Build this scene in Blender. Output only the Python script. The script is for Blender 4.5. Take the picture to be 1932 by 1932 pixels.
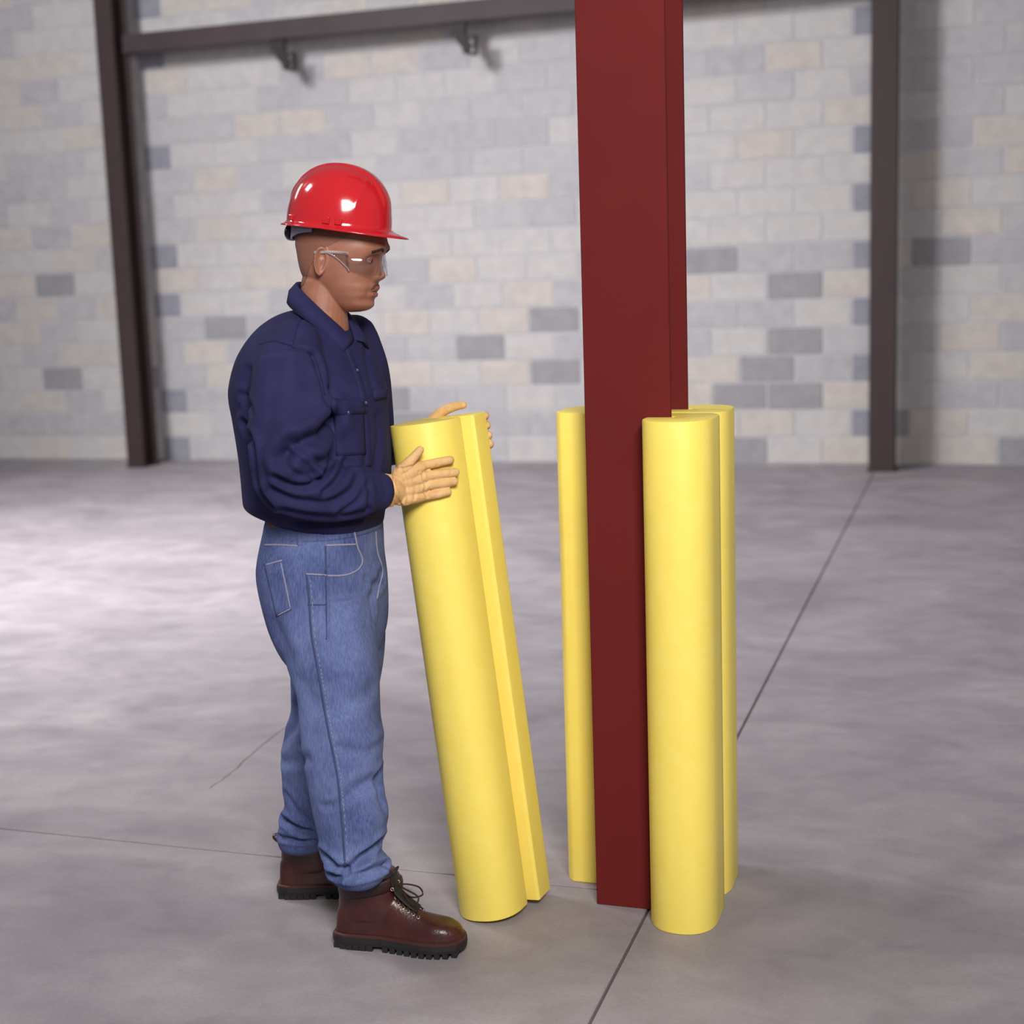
import bpy, bmesh, math, random
import numpy as np
from mathutils import Vector, Matrix, kdtree
from mathutils.bvhtree import BVHTree

for o in list(bpy.data.objects): bpy.data.objects.remove(o)
S = bpy.context.scene
COL = S.collection
random.seed(7); rng = np.random.default_rng(7)
PI = math.pi

# ------------------------------------------------------------------ camera
FPX, CAMH = 2680.0, 1.52
TILT, ROLL = math.radians(8.93), math.radians(1.9)
fw = np.array([0, math.cos(TILT), -math.sin(TILT)])
_u0 = np.array([0, math.sin(TILT), math.cos(TILT)]); _r0 = np.array([1.0, 0, 0])
rt = math.cos(ROLL)*_r0 - math.sin(ROLL)*_u0
up = math.sin(ROLL)*_r0 + math.cos(ROLL)*_u0
EYE = np.array([0, 0, CAMH])
cam = bpy.data.cameras.new('camera'); camo = bpy.data.objects.new('camera', cam); COL.objects.link(camo)
camo.matrix_world = Matrix(((rt[0], up[0], -fw[0], 0), (rt[1], up[1], -fw[1], 0), (rt[2], up[2], -fw[2], CAMH), (0, 0, 0, 1)))
cam.sensor_width = 36; cam.lens = FPX*36/1932
cam.clip_end = 100
cam.dof.use_dof = True; cam.dof.focus_distance = 3.35; cam.dof.aperture_fstop = 2.4
S.camera = camo

# ------------------------------------------------------------------ light
w = bpy.data.worlds.new('hall_ambient'); S.world = w; w.use_nodes = True
w.node_tree.nodes['Background'].inputs[0].default_value = (0.93, 0.92, 1.0, 1)
w.node_tree.nodes['Background'].inputs[1].default_value = 0.18
def area(name, loc, aim, size, power, col=(1, 1, 1), sy=None, spread=180):
    l = bpy.data.lights.new(name, 'AREA'); l.energy = power; l.color = col; l.size = size
    l.shape = 'RECTANGLE' if sy else 'SQUARE'
    if sy: l.size_y = sy
    l.spread = math.radians(spread)
    o = bpy.data.objects.new(name, l); COL.objects.link(o); o.location = loc
    o.rotation_euler = (Vector(aim)-Vector(loc)).to_track_quat('-Z', 'Y').to_euler()
    return o
area('key_softbox', (0.55, -0.9, 3.4), (-0.05, 3.4, 0.9), 1.3, 255, (1, .975, .94))
area('side_softbox', (-3.6, 3.6, 4.6), (-0.2, 3.5, 0.8), 0.7, 40, (.98, .98, 1))
area('background_softbox', (-5.0, 7.0, 4.4), (-2.2, 8.0, 0.0), 1.6, 210, (1, .98, .97), spread=110)
area('wall_softbox', (-4.2, 5.5, 5.2), (0.6, 12.6, 2.2), 1.4, 430, (.97, .975, 1), spread=150)
S.view_settings.view_transform = 'Standard'; S.view_settings.look = 'None'
S.view_settings.exposure = 0.0; S.view_settings.gamma = 1.0; S.view_settings.use_curve_mapping = False

# ------------------------------------------------------------------ helpers
def ray(x, y): return fw + (x-966)/FPX*rt - (y-966)/FPX*up
def at(x, y, Y):
    d = ray(x, y); return EYE + d*(Y/d[1])
def fl(x, y, z=0.0):
    d = ray(x, y); return EYE + d*((z-CAMH)/d[2])
def lin(r, g=None, b=None):
    if g is None: r, g, b = r
    f = lambda c: (c/255/12.92) if c/255 <= .04045 else ((c/255+.055)/1.055)**2.4
    return (f(r), f(g), f(b), 1)

def mat(name, col, rough=.6, metal=0, spec=.5, col2=None, scale=20, bump=0, bscale=None, detail=4, coat=0, sheen=0, sub=0, contrast=(.35, .65), stretch=None, obj_random=0):
    m = bpy.data.materials.new(name); m.use_nodes = True
    nt = m.node_tree; N = nt.nodes; L = nt.links; B = N['Principled BSDF']
    B.inputs['Base Color'].default_value = lin(col); B.inputs['Roughness'].default_value = rough
    B.inputs['Metallic'].default_value = metal; B.inputs['Specular IOR Level'].default_value = spec
    if coat: B.inputs['Coat Weight'].default_value = coat; B.inputs['Coat Roughness'].default_value = .03
    if sheen: B.inputs['Sheen Weight'].default_value = sheen
    if sub:
        B.inputs['Subsurface Weight'].default_value = sub; B.inputs['Subsurface Radius'].default_value = (1, .35, .2); B.inputs['Subsurface Scale'].default_value = .006
    tc = N.new('ShaderNodeTexCoord'); out = tc.outputs['Object']
    if stretch:
        mp = N.new('ShaderNodeMapping'); mp.inputs['Scale'].default_value = stretch; L.new(out, mp.inputs[0]); out = mp.outputs[0]
    if obj_random:
        oi = N.new('ShaderNodeObjectInfo'); va = N.new('ShaderNodeVectorMath'); va.operation = 'MULTIPLY_ADD'
        va.inputs[1].default_value = (1, 1, 1); cm = N.new('ShaderNodeCombineXYZ'); mu = N.new('ShaderNodeMath'); mu.operation = 'MULTIPLY'; mu.inputs[1].default_value = 50
        L.new(oi.outputs['Random'], mu.inputs[0]); L.new(mu.outputs[0], cm.inputs[0]); L.new(mu.outputs[0], cm.inputs[2])
        L.new(out, va.inputs[0]); L.new(cm.outputs[0], va.inputs[2]); out = va.outputs[0]
    if col2:
        nz = N.new('ShaderNodeTexNoise'); nz.inputs['Scale'].default_value = scale; nz.inputs['Detail'].default_value = detail
        rp = N.new('ShaderNodeValToRGB'); rp.color_ramp.elements[0].position = contrast[0]; rp.color_ramp.elements[1].position = contrast[1]
        rp.color_ramp.elements[0].color = lin(col); rp.color_ramp.elements[1].color = lin(col2)
        L.new(out, nz.inputs['Vector']); L.new(nz.outputs[0], rp.inputs[0]); L.new(rp.outputs[0], B.inputs['Base Color'])
    if bump:
        nb = N.new('ShaderNodeTexNoise'); nb.inputs['Scale'].default_value = bscale or scale; nb.inputs['Detail'].default_value = 5
        bp = N.new('ShaderNodeBump'); bp.inputs['Strength'].default_value = bump; bp.inputs['Distance'].default_value = .004
        L.new(out, nb.inputs['Vector']); L.new(nb.outputs[0], bp.inputs['Height']); L.new(bp.outputs[0], B.inputs['Normal'])
    return m

def tagp(o, label=None, cat=None, group=None, kind=None):
    if label: o['label'] = label
    if cat: o['category'] = cat
    if group: o['group'] = group
    if kind: o['kind'] = kind
    return o

def mk(name, V, Fc, m, parent=None, smooth=False, world=True):
    """one mesh object; V in world coordinates when the parent is an unrotated Empty"""
    me = bpy.data.meshes.new(name); me.from_pydata([tuple(map(float, v)) for v in V], [], [tuple(f) for f in Fc]); me.update()
    if m: me.materials.append(m)
    if smooth: me.polygons.foreach_set('use_smooth', [True]*len(me.polygons))
    o = bpy.data.objects.new(name, me); COL.objects.link(o)
    if parent:
        o.parent = parent
        if world: o.matrix_parent_inverse = Matrix.Translation(-Vector(wloc(parent)))
    return o
def wloc(o):
    v = Vector(o.location)
    while o.parent:
        # parts of parts: their meshes already sit in world coordinates
        return (0, 0, 0)
    return v
def empty(name, loc):
    o = bpy.data.objects.new(name, None); COL.objects.link(o); o.location = loc; o.empty_display_size = .1
    return o
def fixn(o):
    bm = bmesh.new(); bm.from_mesh(o.data); bmesh.ops.recalc_face_normals(bm, faces=bm.faces); bm.to_mesh(o.data); bm.free(); return o
def bevel(o, wd, seg=2, ang=35):
    md = o.modifiers.new('bevel', 'BEVEL'); md.width = wd; md.segments = seg; md.limit_method = 'ANGLE'; md.angle_limit = math.radians(ang); return o
def autosmooth(o, ang=40):
    bm = bmesh.new(); bm.from_mesh(o.data)
    for f in bm.faces: f.smooth = True
    for e in bm.edges:
        if len(e.link_faces) == 2 and e.calc_face_angle(0) > math.radians(ang): e.smooth = False
    bm.to_mesh(o.data); bm.free(); return o

def box(x0, x1, y0, y1, z0, z1):
    V = [(x, y, z) for z in (z0, z1) for y in (y0, y1) for x in (x0, x1)]
    return V, [(0, 2, 3, 1), (4, 5, 7, 6), (0, 1, 5, 4), (2, 6, 7, 3), (0, 4, 6, 2), (1, 3, 7, 5)]
def join(*parts):
    V, Fc = [], []
    for v, f in parts:
        n = len(V); V += [tuple(p) for p in v]; Fc += [tuple(i+n for i in q) for q in f]
    return V, Fc
def loft(rings, cap=True, closed=True):
    n = len(rings[0]); V = [tuple(p) for r in rings for p in r]; Fc = []
    for i in range(len(rings)-1):
        for j in range(n if closed else n-1):
            k = (j+1) % n
            Fc.append((i*n+j, i*n+k, (i+1)*n+k, (i+1)*n+j))
    if cap and closed:
        Fc.append(tuple(range(n-1, -1, -1))); Fc.append(tuple(range((len(rings)-1)*n, len(rings)*n)))
    return V, Fc
def spline(P, n):
    """Catmull-Rom through rows of P (any columns)"""
    P = np.array(P, float); Q = np.vstack([2*P[0]-P[1], P, 2*P[-1]-P[-2]]); out = []
    m = len(P)-1
    for s in np.linspace(0, m-1e-9, n):
        i = int(s); t = s-i; a, b, c, d = Q[i:i+4]
        out.append(.5*((2*b)+(-a+c)*t+(2*a-5*b+4*c-d)*t*t+(-a+3*b-3*c+d)*t**3))
    return np.array(out)
def tube(P, R, n=12, cap=True, flat=None, upv=(0, 0, 1)):
    """P points, R radii (or pairs (r_side, r_up))"""
    P = np.array(P, float); rings = []
    R = [(r, r) if np.isscalar(r) else r for r in R]
    for i in range(len(P)):
        t = P[min(i+1, len(P)-1)]-P[max(i-1, 0)]; t = t/np.linalg.norm(t)
        s = np.cross(t, upv)
        if np.linalg.norm(s) < 1e-3: s = np.cross(t, (0, 1, .01))
        s /= np.linalg.norm(s); u = np.cross(s, t)
        rings.append([P[i]+s*R[i][0]*math.cos(a)+u*R[i][1]*math.sin(a) for a in np.linspace(0, 2*PI, n, endpoint=False)])
    return loft(rings, cap)
def stube(P, R, m=24, n=12, **k):
    R = [(r, r) if np.isscalar(r) else r for r in R]
    Q = spline([list(p)+list(r) for p, r in zip(P, R)], m)
    # rounded ends
    pts, rad = [], []
    a, b = Q[0], Q[-1]
    da = (Q[0, :3]-Q[1, :3]); da /= np.linalg.norm(da); db = (Q[-1, :3]-Q[-2, :3]); db /= np.linalg.norm(db)
    for s in (.97, .8, .5): pts.append(a[:3]+da*s*min(a[3:]));  rad.append(tuple(a[3:]*math.sqrt(1-s*s)))
    for q in Q: pts.append(q[:3]); rad.append(tuple(np.maximum(q[3:], 1e-4)))
    for s in (.5, .8, .97): pts.append(b[:3]+db*s*min(b[3:])); rad.append(tuple(b[3:]*math.sqrt(1-s*s)))
    return tube(pts, rad, n, **k)
def ellipsoid(c, r, n=20, m=12, M=None):
    rings = []
    for i in range(m+1):
        a = -PI/2+PI*(i+.02)/(m+.04)
        ring = []
        for t in np.linspace(0, 2*PI, n, endpoint=False):
            p = np.array([r[0]*math.cos(a)*math.cos(t), r[1]*math.cos(a)*math.sin(t), r[2]*math.sin(a)])
            if M is not None: p = M@p
            ring.append(np.array(c)+p)
        rings.append(ring)
    return loft(rings)
def fuse(parts, voxel, smooth=3, fac=.5):
    """union of closed shapes into one continuous skin; returns arrays V, faces, normals"""
    V, Fc = join(*parts)
    me = bpy.data.meshes.new('tmp'); me.from_pydata(V, [], Fc); me.update()
    bm = bmesh.new(); bm.from_mesh(me); bmesh.ops.recalc_face_normals(bm, faces=bm.faces); bm.to_mesh(me); bm.free()
    o = bpy.data.objects.new('tmp', me); COL.objects.link(o)
    md = o.modifiers.new('r', 'REMESH'); md.mode = 'VOXEL'; md.voxel_size = voxel
    if smooth:
        ms = o.modifiers.new('s', 'SMOOTH'); ms.factor = fac; ms.iterations = smooth
    dg = bpy.context.evaluated_depsgraph_get(); dg.update()
    ev = o.evaluated_get(dg); m2 = ev.to_mesh()
    n = len(m2.vertices); co = np.empty(n*3); m2.vertices.foreach_get('co', co); no = np.empty(n*3); m2.vertices.foreach_get('normal', no)
    Fq = [tuple(p.vertices) for p in m2.polygons]
    ev.to_mesh_clear(); bpy.data.objects.remove(o); bpy.data.meshes.remove(me)
    return co.reshape(-1, 3).copy(), Fq, no.reshape(-1, 3).copy()
def bvh_of(V, Fc): return BVHTree.FromPolygons([tuple(v) for v in V], Fc)
def hit(bvh, px, py):
    d = ray(px, py); d = d/np.linalg.norm(d)
    r = bvh.ray_cast(Vector(EYE), Vector(d))
    return (None, None) if r[0] is None else (np.array(r[0]), np.array(r[1]))
def onsurf(bvh, pts, n=24):
    """a line drawn along a garment: points on its surface with normals"""
    Q = spline(pts, n); P, Nn = [], []
    for q in Q:
        h, nn = hit(bvh, q[0], q[1])
        if h is not None: P.append(h); Nn.append(nn)
    return np.array(P), np.array(Nn)
def segdist(V, P):
    best = np.full(len(V), 1e9)
    for a, b in zip(P[:-1], P[1:]):
        ab = b-a; t = np.clip(((V-a)@ab)/max(ab@ab, 1e-12), 0, 1)
        d = np.linalg.norm(V-(a+t[:, None]*ab), axis=1); best = np.minimum(best, d)
    return best
def crease(V, N, bvh, folds):
    D = np.zeros(len(V))
    for pts, dep, wid in folds:
        P, _ = onsurf(bvh, pts, 14)
        if len(P) < 2: continue
        d = segdist(V, P)
        D += dep*np.exp(-(d/wid)**2)
        if dep < 0: D += -dep*.45*np.exp(-((d-1.9*wid)/wid)**2)
    return V+N*D[:, None]
def ribbon(P, Nn, wd, th, off=.0):
    """a strip of cloth lying on a surface"""
    rings = []
    for i in range(len(P)):
        t = P[min(i+1, len(P)-1)]-P[max(i-1, 0)]; t /= max(np.linalg.norm(t), 1e-9)
        n = Nn[i]; s = np.cross(t, n); s /= max(np.linalg.norm(s), 1e-9)
        c = P[i]+n*off
        rings.append([c-s*wd-n*th, c-s*wd*.8+n*th, c+s*wd*.8+n*th, c+s*wd-n*th])
    return loft(rings)
def smoothn(Nn, k=5):
    out = []
    for i in range(len(Nn)):
        a = Nn[max(0, i-k):i+k+1].mean(0); out.append(a/np.linalg.norm(a))
    return np.array(out)
def patch(bvh, poly, nu, nv, th, off=0):
    """quad patch laid on a surface: poly = four image corners; closed slab"""
    a, b, c, d = [np.array(p, float) for p in poly]
    top, bot = {}, {}; V = []; Fc = []
    for j in range(nv+1):
        for i in range(nu+1):
            s, t = i/nu, j/nv
            q = (a*(1-s)+b*s)*(1-t)+(d*(1-s)+c*s)*t
            h, n = hit(bvh, *q)
            if h is None: return None
            e = th if 0 < i < nu and 0 < j < nv else th*.55
            top[i, j] = len(V); V.append(h+n*(e+off)); bot[i, j] = len(V); V.append(h-n*.004)
    for j in range(nv):
        for i in range(nu):
            Fc.append((top[i, j], top[i+1, j], top[i+1, j+1], top[i, j+1])); Fc.append((bot[i, j], bot[i, j+1], bot[i+1, j+1], bot[i+1, j]))
    for i in range(nu):
        for j, fl_ in ((0, 0), (nv, 1)):
            q = (top[i, j], bot[i, j], bot[i+1, j], top[i+1, j]); Fc.append(q if not fl_ else q[::-1])
    for j in range(nv):
        for i, fl_ in ((0, 1), (nu, 0)):
            q = (top[i, j], bot[i, j], bot[i, j+1], top[i, j+1]); Fc.append(q if not fl_ else q[::-1])
    return V, Fc

# ------------------------------------------------------------------ building frame
YAW = math.radians(18.2)
eu = np.array([math.cos(YAW), -math.sin(YAW), 0]); en = np.array([-math.sin(YAW), -math.cos(YAW), 0])   # along the wall, towards the camera
W0 = np.array([-0.53840449, 12.71154695, 0.0])     # point at the foot of the block wall
C0 = np.array([0.17864146, 3.34103411, 0.0])       # front corner of the red column
def frame_matrix(o): return Matrix(((eu[0], -en[0], 0, o[0]), (eu[1], -en[1], 0, o[1]), (0, 0, 1, o[2]), (0, 0, 0, 1)))
# local axes: x along the wall to the right, y away from the camera, z up

# ------------------------------------------------------------------ floor
def concrete_mat(name, c1, c2, c3, rough=.55):
    m = bpy.data.materials.new(name); m.use_nodes = True; nt = m.node_tree; N = nt.nodes; L = nt.links; B = N['Principled BSDF']
    tc = N.new('ShaderNodeTexCoord')
    mp = N.new('ShaderNodeMapping'); mp.inputs['Scale'].default_value = (1, 1.4, 1); L.new(tc.outputs['Object'], mp.inputs[0])
    n1 = N.new('ShaderNodeTexNoise'); n1.inputs['Scale'].default_value = 1.1; n1.inputs['Detail'].default_value = 6; n1.inputs['Distortion'].default_value = 1.2
    n2 = N.new('ShaderNodeTexNoise'); n2.inputs['Scale'].default_value = 6.5; n2.inputs['Detail'].default_value = 8; n2.inputs['Distortion'].default_value = .6
    n3 = N.new('ShaderNodeTexNoise'); n3.inputs['Scale'].default_value = 90; n3.inputs['Detail'].default_value = 4
    for n in (n1, n2, n3): L.new(mp.outputs[0], n.inputs['Vector'])
    r1 = N.new('ShaderNodeValToRGB'); r1.color_ramp.elements[0].position = .32; r1.color_ramp.elements[1].position = .68
    r1.color_ramp.elements[0].color = lin(c1); r1.color_ramp.elements[1].color = lin(c2)
    L.new(n1.outputs[0], r1.inputs[0])
    r2 = N.new('ShaderNodeValToRGB'); r2.color_ramp.elements[0].position = .3; r2.color_ramp.elements[1].position = .62
    r2.color_ramp.elements[0].color = (.80, .80, .81, 1); r2.color_ramp.elements[1].color = (1, 1, 1, 1); L.new(n2.outputs[0], r2.inputs[0])
    mx = N.new('ShaderNodeMix'); mx.data_type = 'RGBA'; mx.blend_type = 'MULTIPLY'; mx.inputs[0].default_value = .8
    L.new(r1.outputs[0], mx.inputs[6]); L.new(r2.outputs[0], mx.inputs[7])
    r3 = N.new('ShaderNodeValToRGB'); r3.color_ramp.elements[0].position = .3; r3.color_ramp.elements[1].position = .6
    r3.color_ramp.elements[0].color = (.86, .86, .86, 1); r3.color_ramp.elements[1].color = (1, 1, 1, 1); L.new(n3.outputs[0], r3.inputs[0])
    m2 = N.new('ShaderNodeMix'); m2.data_type = 'RGBA'; m2.blend_type = 'MULTIPLY'; m2.inputs[0].default_value = .7
    L.new(mx.outputs[2], m2.inputs[6]); L.new(r3.outputs[0], m2.inputs[7]); L.new(m2.outputs[2], B.inputs['Base Color'])
    B.inputs['Roughness'].default_value = rough; B.inputs['Specular IOR Level'].default_value = .35
    bp = N.new('ShaderNodeBump'); bp.inputs['Strength'].default_value = .15; bp.inputs['Distance'].default_value = .003
    L.new(n2.outputs[0], bp.inputs['Height']); L.new(bp.outputs[0], B.inputs['Normal'])
    return m
M_floor = concrete_mat('floor_concrete', (139, 131, 137), (164, 156, 160), None)
M_groove = mat('joint_filler', (74, 68, 70), .9, col2=(95, 88, 90), scale=8)
flo = mk('floor', *box(-20, 11, -5.5, 9.4, -.12, -.012), M_groove, world=False); tagp(flo, kind='structure')
flo.matrix_world = frame_matrix(C0)
JU, JV = .13, .087       # the two saw cuts cross under the red column (local x, y)
g = .0035
def slab(x0, x1, y0, y1):
    V, Fc = box(x0, x1, y0, y1, -.1, 0)
    o = mk('slab', V, Fc, M_floor, flo, world=False); bevel(o, .002, 1); return o
slab(-20, JU-g, -5.5, JV-g); slab(-20, JU-g, JV+g, 9.4); slab(JU+g, 11, -5.5, 9.4)
# hairline crack at the left
iF = np.array(frame_matrix(C0).inverted())
def loc_f(p): return (iF@np.array([p[0], p[1], p[2], 1]))[:3]
ck = spline([fl(395, 1488), fl(440, 1455), fl(490, 1410), fl(545, 1368), fl(580, 1345)], 26)
rings = []
for i, p in enumerate(ck):
    q = loc_f(p); wv = .0022*(1-abs(i/25-.5))*rng.uniform(.6, 1.3); q[0] += rng.normal(0, .003)
    rings.append([q+np.array([-wv, -wv*.4, .0004]), q+np.array([0, 0, .0007]), q+np.array([wv, wv*.4, .0004])])
o = mk('crack', *loft(rings, closed=False), M_groove, flo, world=False)

# ------------------------------------------------------------------ block wall
CH, BW, MJ = .2262, .457, .010
BLK = {k: mat('block_'+k, c1, .92, col2=c2, scale=9, bump=.5, bscale=120, contrast=(.3, .7), obj_random=1) for k, c1, c2 in (
    ('light', (176, 172, 172), (190, 184, 182)), ('beige', (178, 170, 166), (192, 183, 176)), ('grey', (162, 159, 163), (176, 172, 174)),
    ('mid', (168, 165, 168), (180, 176, 177)), ('dark', (138, 136, 140), (150, 147, 150)), ('blue', (130, 129, 140), (142, 140, 149)))}
M_mortar = mat('mortar', (176, 174, 178), .95, col2=(187, 184, 187), scale=5, bump=.4, bscale=150)
def block_mesh(name, wd, m):
    a, h, c = wd/2-MJ/2, CH/2-MJ/2, .006
    V = []
    for (x, z, y) in ((a, h, 0.05), (a, h, -.002+c), (a-c, h-c, -.005)):
        V += [(-x, y, -z), (x, y, -z), (x, y, z), (-x, y, z)]
    Fc = [(8, 9, 10, 11)]
    for r in (0, 4):
        for j in range(4):
            k = (j+1) % 4; Fc.append((r+j, r+k, r+4+k, r+4+j))
    me = bpy.data.meshes.new(name); me.from_pydata(V, [], Fc); me.update(); me.materials.append(m); return me
meshes = {}
def block_piece(wd, key):
    k = (round(wd, 3), key)
    if k not in meshes: meshes[k] = block_mesh('block', wd, BLK[key])
    return meshes[k]
def pick(course, half):
    r = random.random()
    if half: return 'blue' if r < .8 else 'grey'
    if course >= 8: return 'light' if r < .46 else 'beige' if r < .66 else 'mid' if r < .93 else 'grey'
    return 'light' if r < .22 else 'beige' if r < .46 else 'mid' if r < .64 else 'grey' if r < .88 else 'dark'
def u_on_wall(px, py):
    d = ray(px, py); t = ((W0-EYE)@en)/(d@en); p = EYE+d*t
    return (p-W0)@eu, int(p[2]//CH)
KEYS = {}
for px, py, k in ((760, 510, 'grey'), (850, 510, 'beige'), (950, 508, 'light'), (1050, 505, 'light'), (742, 556, 'light'), (812, 556, 'grey'), (900, 555, 'light'), (995, 553, 'beige'), (1075, 550, 'grey'),
                  (700, 607, 'light'), (742, 607, 'grey'), (790, 606, 'beige'), (855, 605, 'light'), (950, 604, 'beige'), (1045, 600, 'dark'), (740, 655, 'grey'), (815, 655, 'mid'), (907, 655, 'dark'), (1000, 653, 'light'), (1075, 650, 'grey'),
                  (776, 705, 'beige'), (865, 704, 'light'), (955, 703, 'beige'), (1050, 700, 'dark'), (757, 753, 'dark'), (830, 753, 'grey'), (915, 752, 'mid'), (1005, 750, 'light'), (960, 800, 'grey'), (1040, 800, 'grey'), (900, 848, 'mid'),
                  (1315, 535, 'beige'), (1395, 534, 'light'), (1500, 532, 'dark'), (1595, 530, 'beige'), (1345, 588, 'grey'), (1448, 587, 'grey'), (1556, 585, 'light'), (1310, 640, 'grey'), (1396, 640, 'light'), (1502, 640, 'dark'), (1595, 640, 'mid'),
                  (1350, 693, 'beige'), (1450, 693, 'dark'), (1556, 693, 'grey'), (1400, 745, 'dark'), (1530, 745, 'dark'), (1600, 745, 'beige'), (1448, 796, 'beige'), (1556, 796, 'light'), (1424, 848, 'dark'), (1503, 848, 'light'), (1595, 848, 'beige'),
                  (387, 580, 'light'), (460, 580, 'light'), (345, 628, 'grey'), (428, 628, 'dark'), (390, 675, 'beige'), (330, 675, 'light'), (350, 718, 'grey'), (425, 715, 'beige'), (320, 765, 'light'), (400, 765, 'grey'), (360, 808, 'light'), (345, 855, 'grey'), (420, 850, 'mid')):
    uu, cc = u_on_wall(px, py); KEYS[cc, round(uu, 3)] = k
def wall_bay(name, u0, u1, label, vis0, vis1, half_left, half_right):
    base = mk(name, *box(u0, u1, 0.002, .22, -.1, 6.2), M_mortar, world=False); tagp(base, label, kind='structure')
    base.matrix_world = frame_matrix(W0)
    rest_V, rest_F, cnt = [], [], 0
    for c in range(27):
        ph = -.133 if c % 2 else -.133+BW/2
        k0 = math.floor((u0-ph)/BW)
        for k in range(k0, k0+60):
            a, b = max(ph+k*BW, u0), min(ph+(k+1)*BW, u1)
            if b-a < .06: continue
            if a > u1: break
            half = (b-a) < BW*.75 and ((half_left and a == u0) or (half_right and b == u1))
            key = pick(c, half)
            if not half:
                for (kc, ku), kk in KEYS.items():
                    if kc == c and a < ku < b: key = kk
            cx, cz = (a+b)/2, (c+.5)*CH
            if c <= 19 and vis0 < cx < vis1:
                o = bpy.data.objects.new('block', block_piece(b-a, key)); COL.objects.link(o); o.parent = base
                o.location = (cx, rng.uniform(-.0015, .0015), cz); cnt += 1
            else:
                V, Fc = box(a+MJ/2, b-MJ/2, -.008, .05, c*CH+MJ/2, (c+1)*CH-MJ/2)
                n = len(rest_V); rest_V += V; rest_F += [tuple(i+n for i in q) for q in Fc]
    if rest_V:
        o = mk('outer_blocks', rest_V, rest_F, BLK['grey'], base, world=False); tagp(o, kind='stuff')
    print(name, 'blocks', cnt)
    return base
UL0, UL1, UR0, UR1 = -2.97, -2.80, 3.69, 3.87
wall_bay('wall_back', -2.93, 3.80, None, -9, 9, True, True)
wall_bay('wall_left', -15.5, -2.93, None, -5.4, -2.9, False, False)
wall_bay('wall_right', 3.80, 13.5, None, 3.8, 6.3, False, False)

# ------------------------------------------------------------------ dark steel frame at the back
M_steel = mat('brown_red_oxide_paint', (54, 36, 35), .65, col2=(45, 30, 30), scale=6, contrast=(.3, .75), bump=.1, bscale=40)
M_steel_b = mat('beam_oxide_paint', (60, 45, 48), .65, col2=(52, 38, 40), scale=3)
M_bracket = mat('bracket_steel_backlit', (36, 27, 27), .7)  # backlit darkness of the hanger brackets is put into this base colour
def ibeam_prism(w, d, tf, tw, z0, z1):
    """H section, flanges across x, web along y, front flange face at y=0"""
    P = [(-w/2, 0), (w/2, 0), (w/2, tf), (tw/2, tf), (tw/2, d-tf), (w/2, d-tf), (w/2, d), (-w/2, d), (-w/2, d-tf), (-tw/2, d-tf), (-tw/2, tf), (-w/2, tf)]
    n = len(P); V = [(x, y, z) for z in (z0, z1) for x, y in P]
    Fc = [(i, (i+1) % n, n+(i+1) % n, n+i) for i in range(n)]
    for q in ((0, 1, 2, 3, 10, 11), (3, 4, 9, 10), (4, 5, 6, 7, 8, 9)):
        Fc.append(tuple(reversed(q))); Fc.append(tuple(n+i for i in q))
    return V, Fc
def far_column(uc, w, label, front):
    p = W0+eu*uc+en*front
    root = empty('steel_column', p); root.matrix_world = frame_matrix(p)
    tagp(root, label, 'column', 'brown steel columns by the block wall')
    o = mk('shaft', *ibeam_prism(w, .25, .016, .012, .015, 6.2), M_steel, root, world=False); fixn(o)
    o = mk('base_plate', *box(-w/2-.012, w/2+.012, -.012, .262, 0, .015), M_steel, root, world=False)
    return root
far_column((UL0+UL1)/2, .175, 'dark brown steel column by the wall at the end of the overhead beam, left behind the man', .58)
far_column((UR0+UR1)/2+.01, .195, 'brown steel column by the block wall, right of the red column', .46)
# overhead beam with hanger brackets
bp0 = W0+en*.42
root = empty('steel_beam', bp0+np.array([0, 0, 3.71])); root.matrix_world = frame_matrix(bp0+np.array([0, 0, 3.71]))
tagp(root, 'dark brown horizontal steel beam with two hanger brackets high on the block wall', 'beam')
V, Fc = join(box(UL1-.01, UR0+.02, 0, .012, .012, .150), box(UL1-.01, UR0+.02, 0, .14, .150, .160), box(UL1-.01, UR0+.02, 0, .14, 0, .012))
mk('channel', V, Fc, M_steel_b, root, world=False)
def bracket(uc):
    pr = [(-.075, 0), (.075, 0), (.062, -.07), (.075, -.13), (.10, -.175), (.10, -.255), (.045, -.255), (.03, -.20), (-.01, -.155), (-.045, -.075)]
    n = len(pr); V = [(uc+x, y, z) for y in (.03, .075) for x, z in pr]
    Fc = [tuple(range(n)), tuple(range(2*n-1, n-1, -1))]+[(i, n+i, n+(i+1) % n, (i+1) % n) for i in range(n)]
    b = mk('hanger_bracket', V, Fc, M_bracket, root, world=False); fixn(b)
    V, Fc = join(box(uc+.135, uc+.15, .02, .09, -.27, -.115), box(uc+.085, uc+.14, .02, .09, -.135, -.115), box(uc+.09, uc+.14, .02, .09, -.20, -.185), box(uc+.09, uc+.14, .02, .09, -.27, -.255))
    mk('clip', V, Fc, M_steel_b, b, world=False)
bracket(-1.30); bracket(.36)

# ------------------------------------------------------------------ red column
M_red = mat('red_paint', (102, 27, 26), .75, spec=.2, col2=(98, 25, 25), scale=3, bump=.04, bscale=60)
CW, CD, TF = .205, .22, .016
root = empty('red_column', C0+eu*CW/2); root.matrix_world = frame_matrix(C0+eu*CW/2)
tagp(root, 'tall dark red painted steel column with yellow guards around its base', 'column')
mk('front_flange', *box(-CW/2, CW/2, 0, TF, 0, 6.2), M_red, root, world=False)
mk('web', *box(-.006, .006, TF, CD-TF, 0, 6.2), M_red, root, world=False)
mk('rear_flange', *box(-CW/2, CW/2, CD-TF, CD, 0, 6.2), M_red, root, world=False)
for o in root.children: bevel(o, .002, 1)

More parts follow.
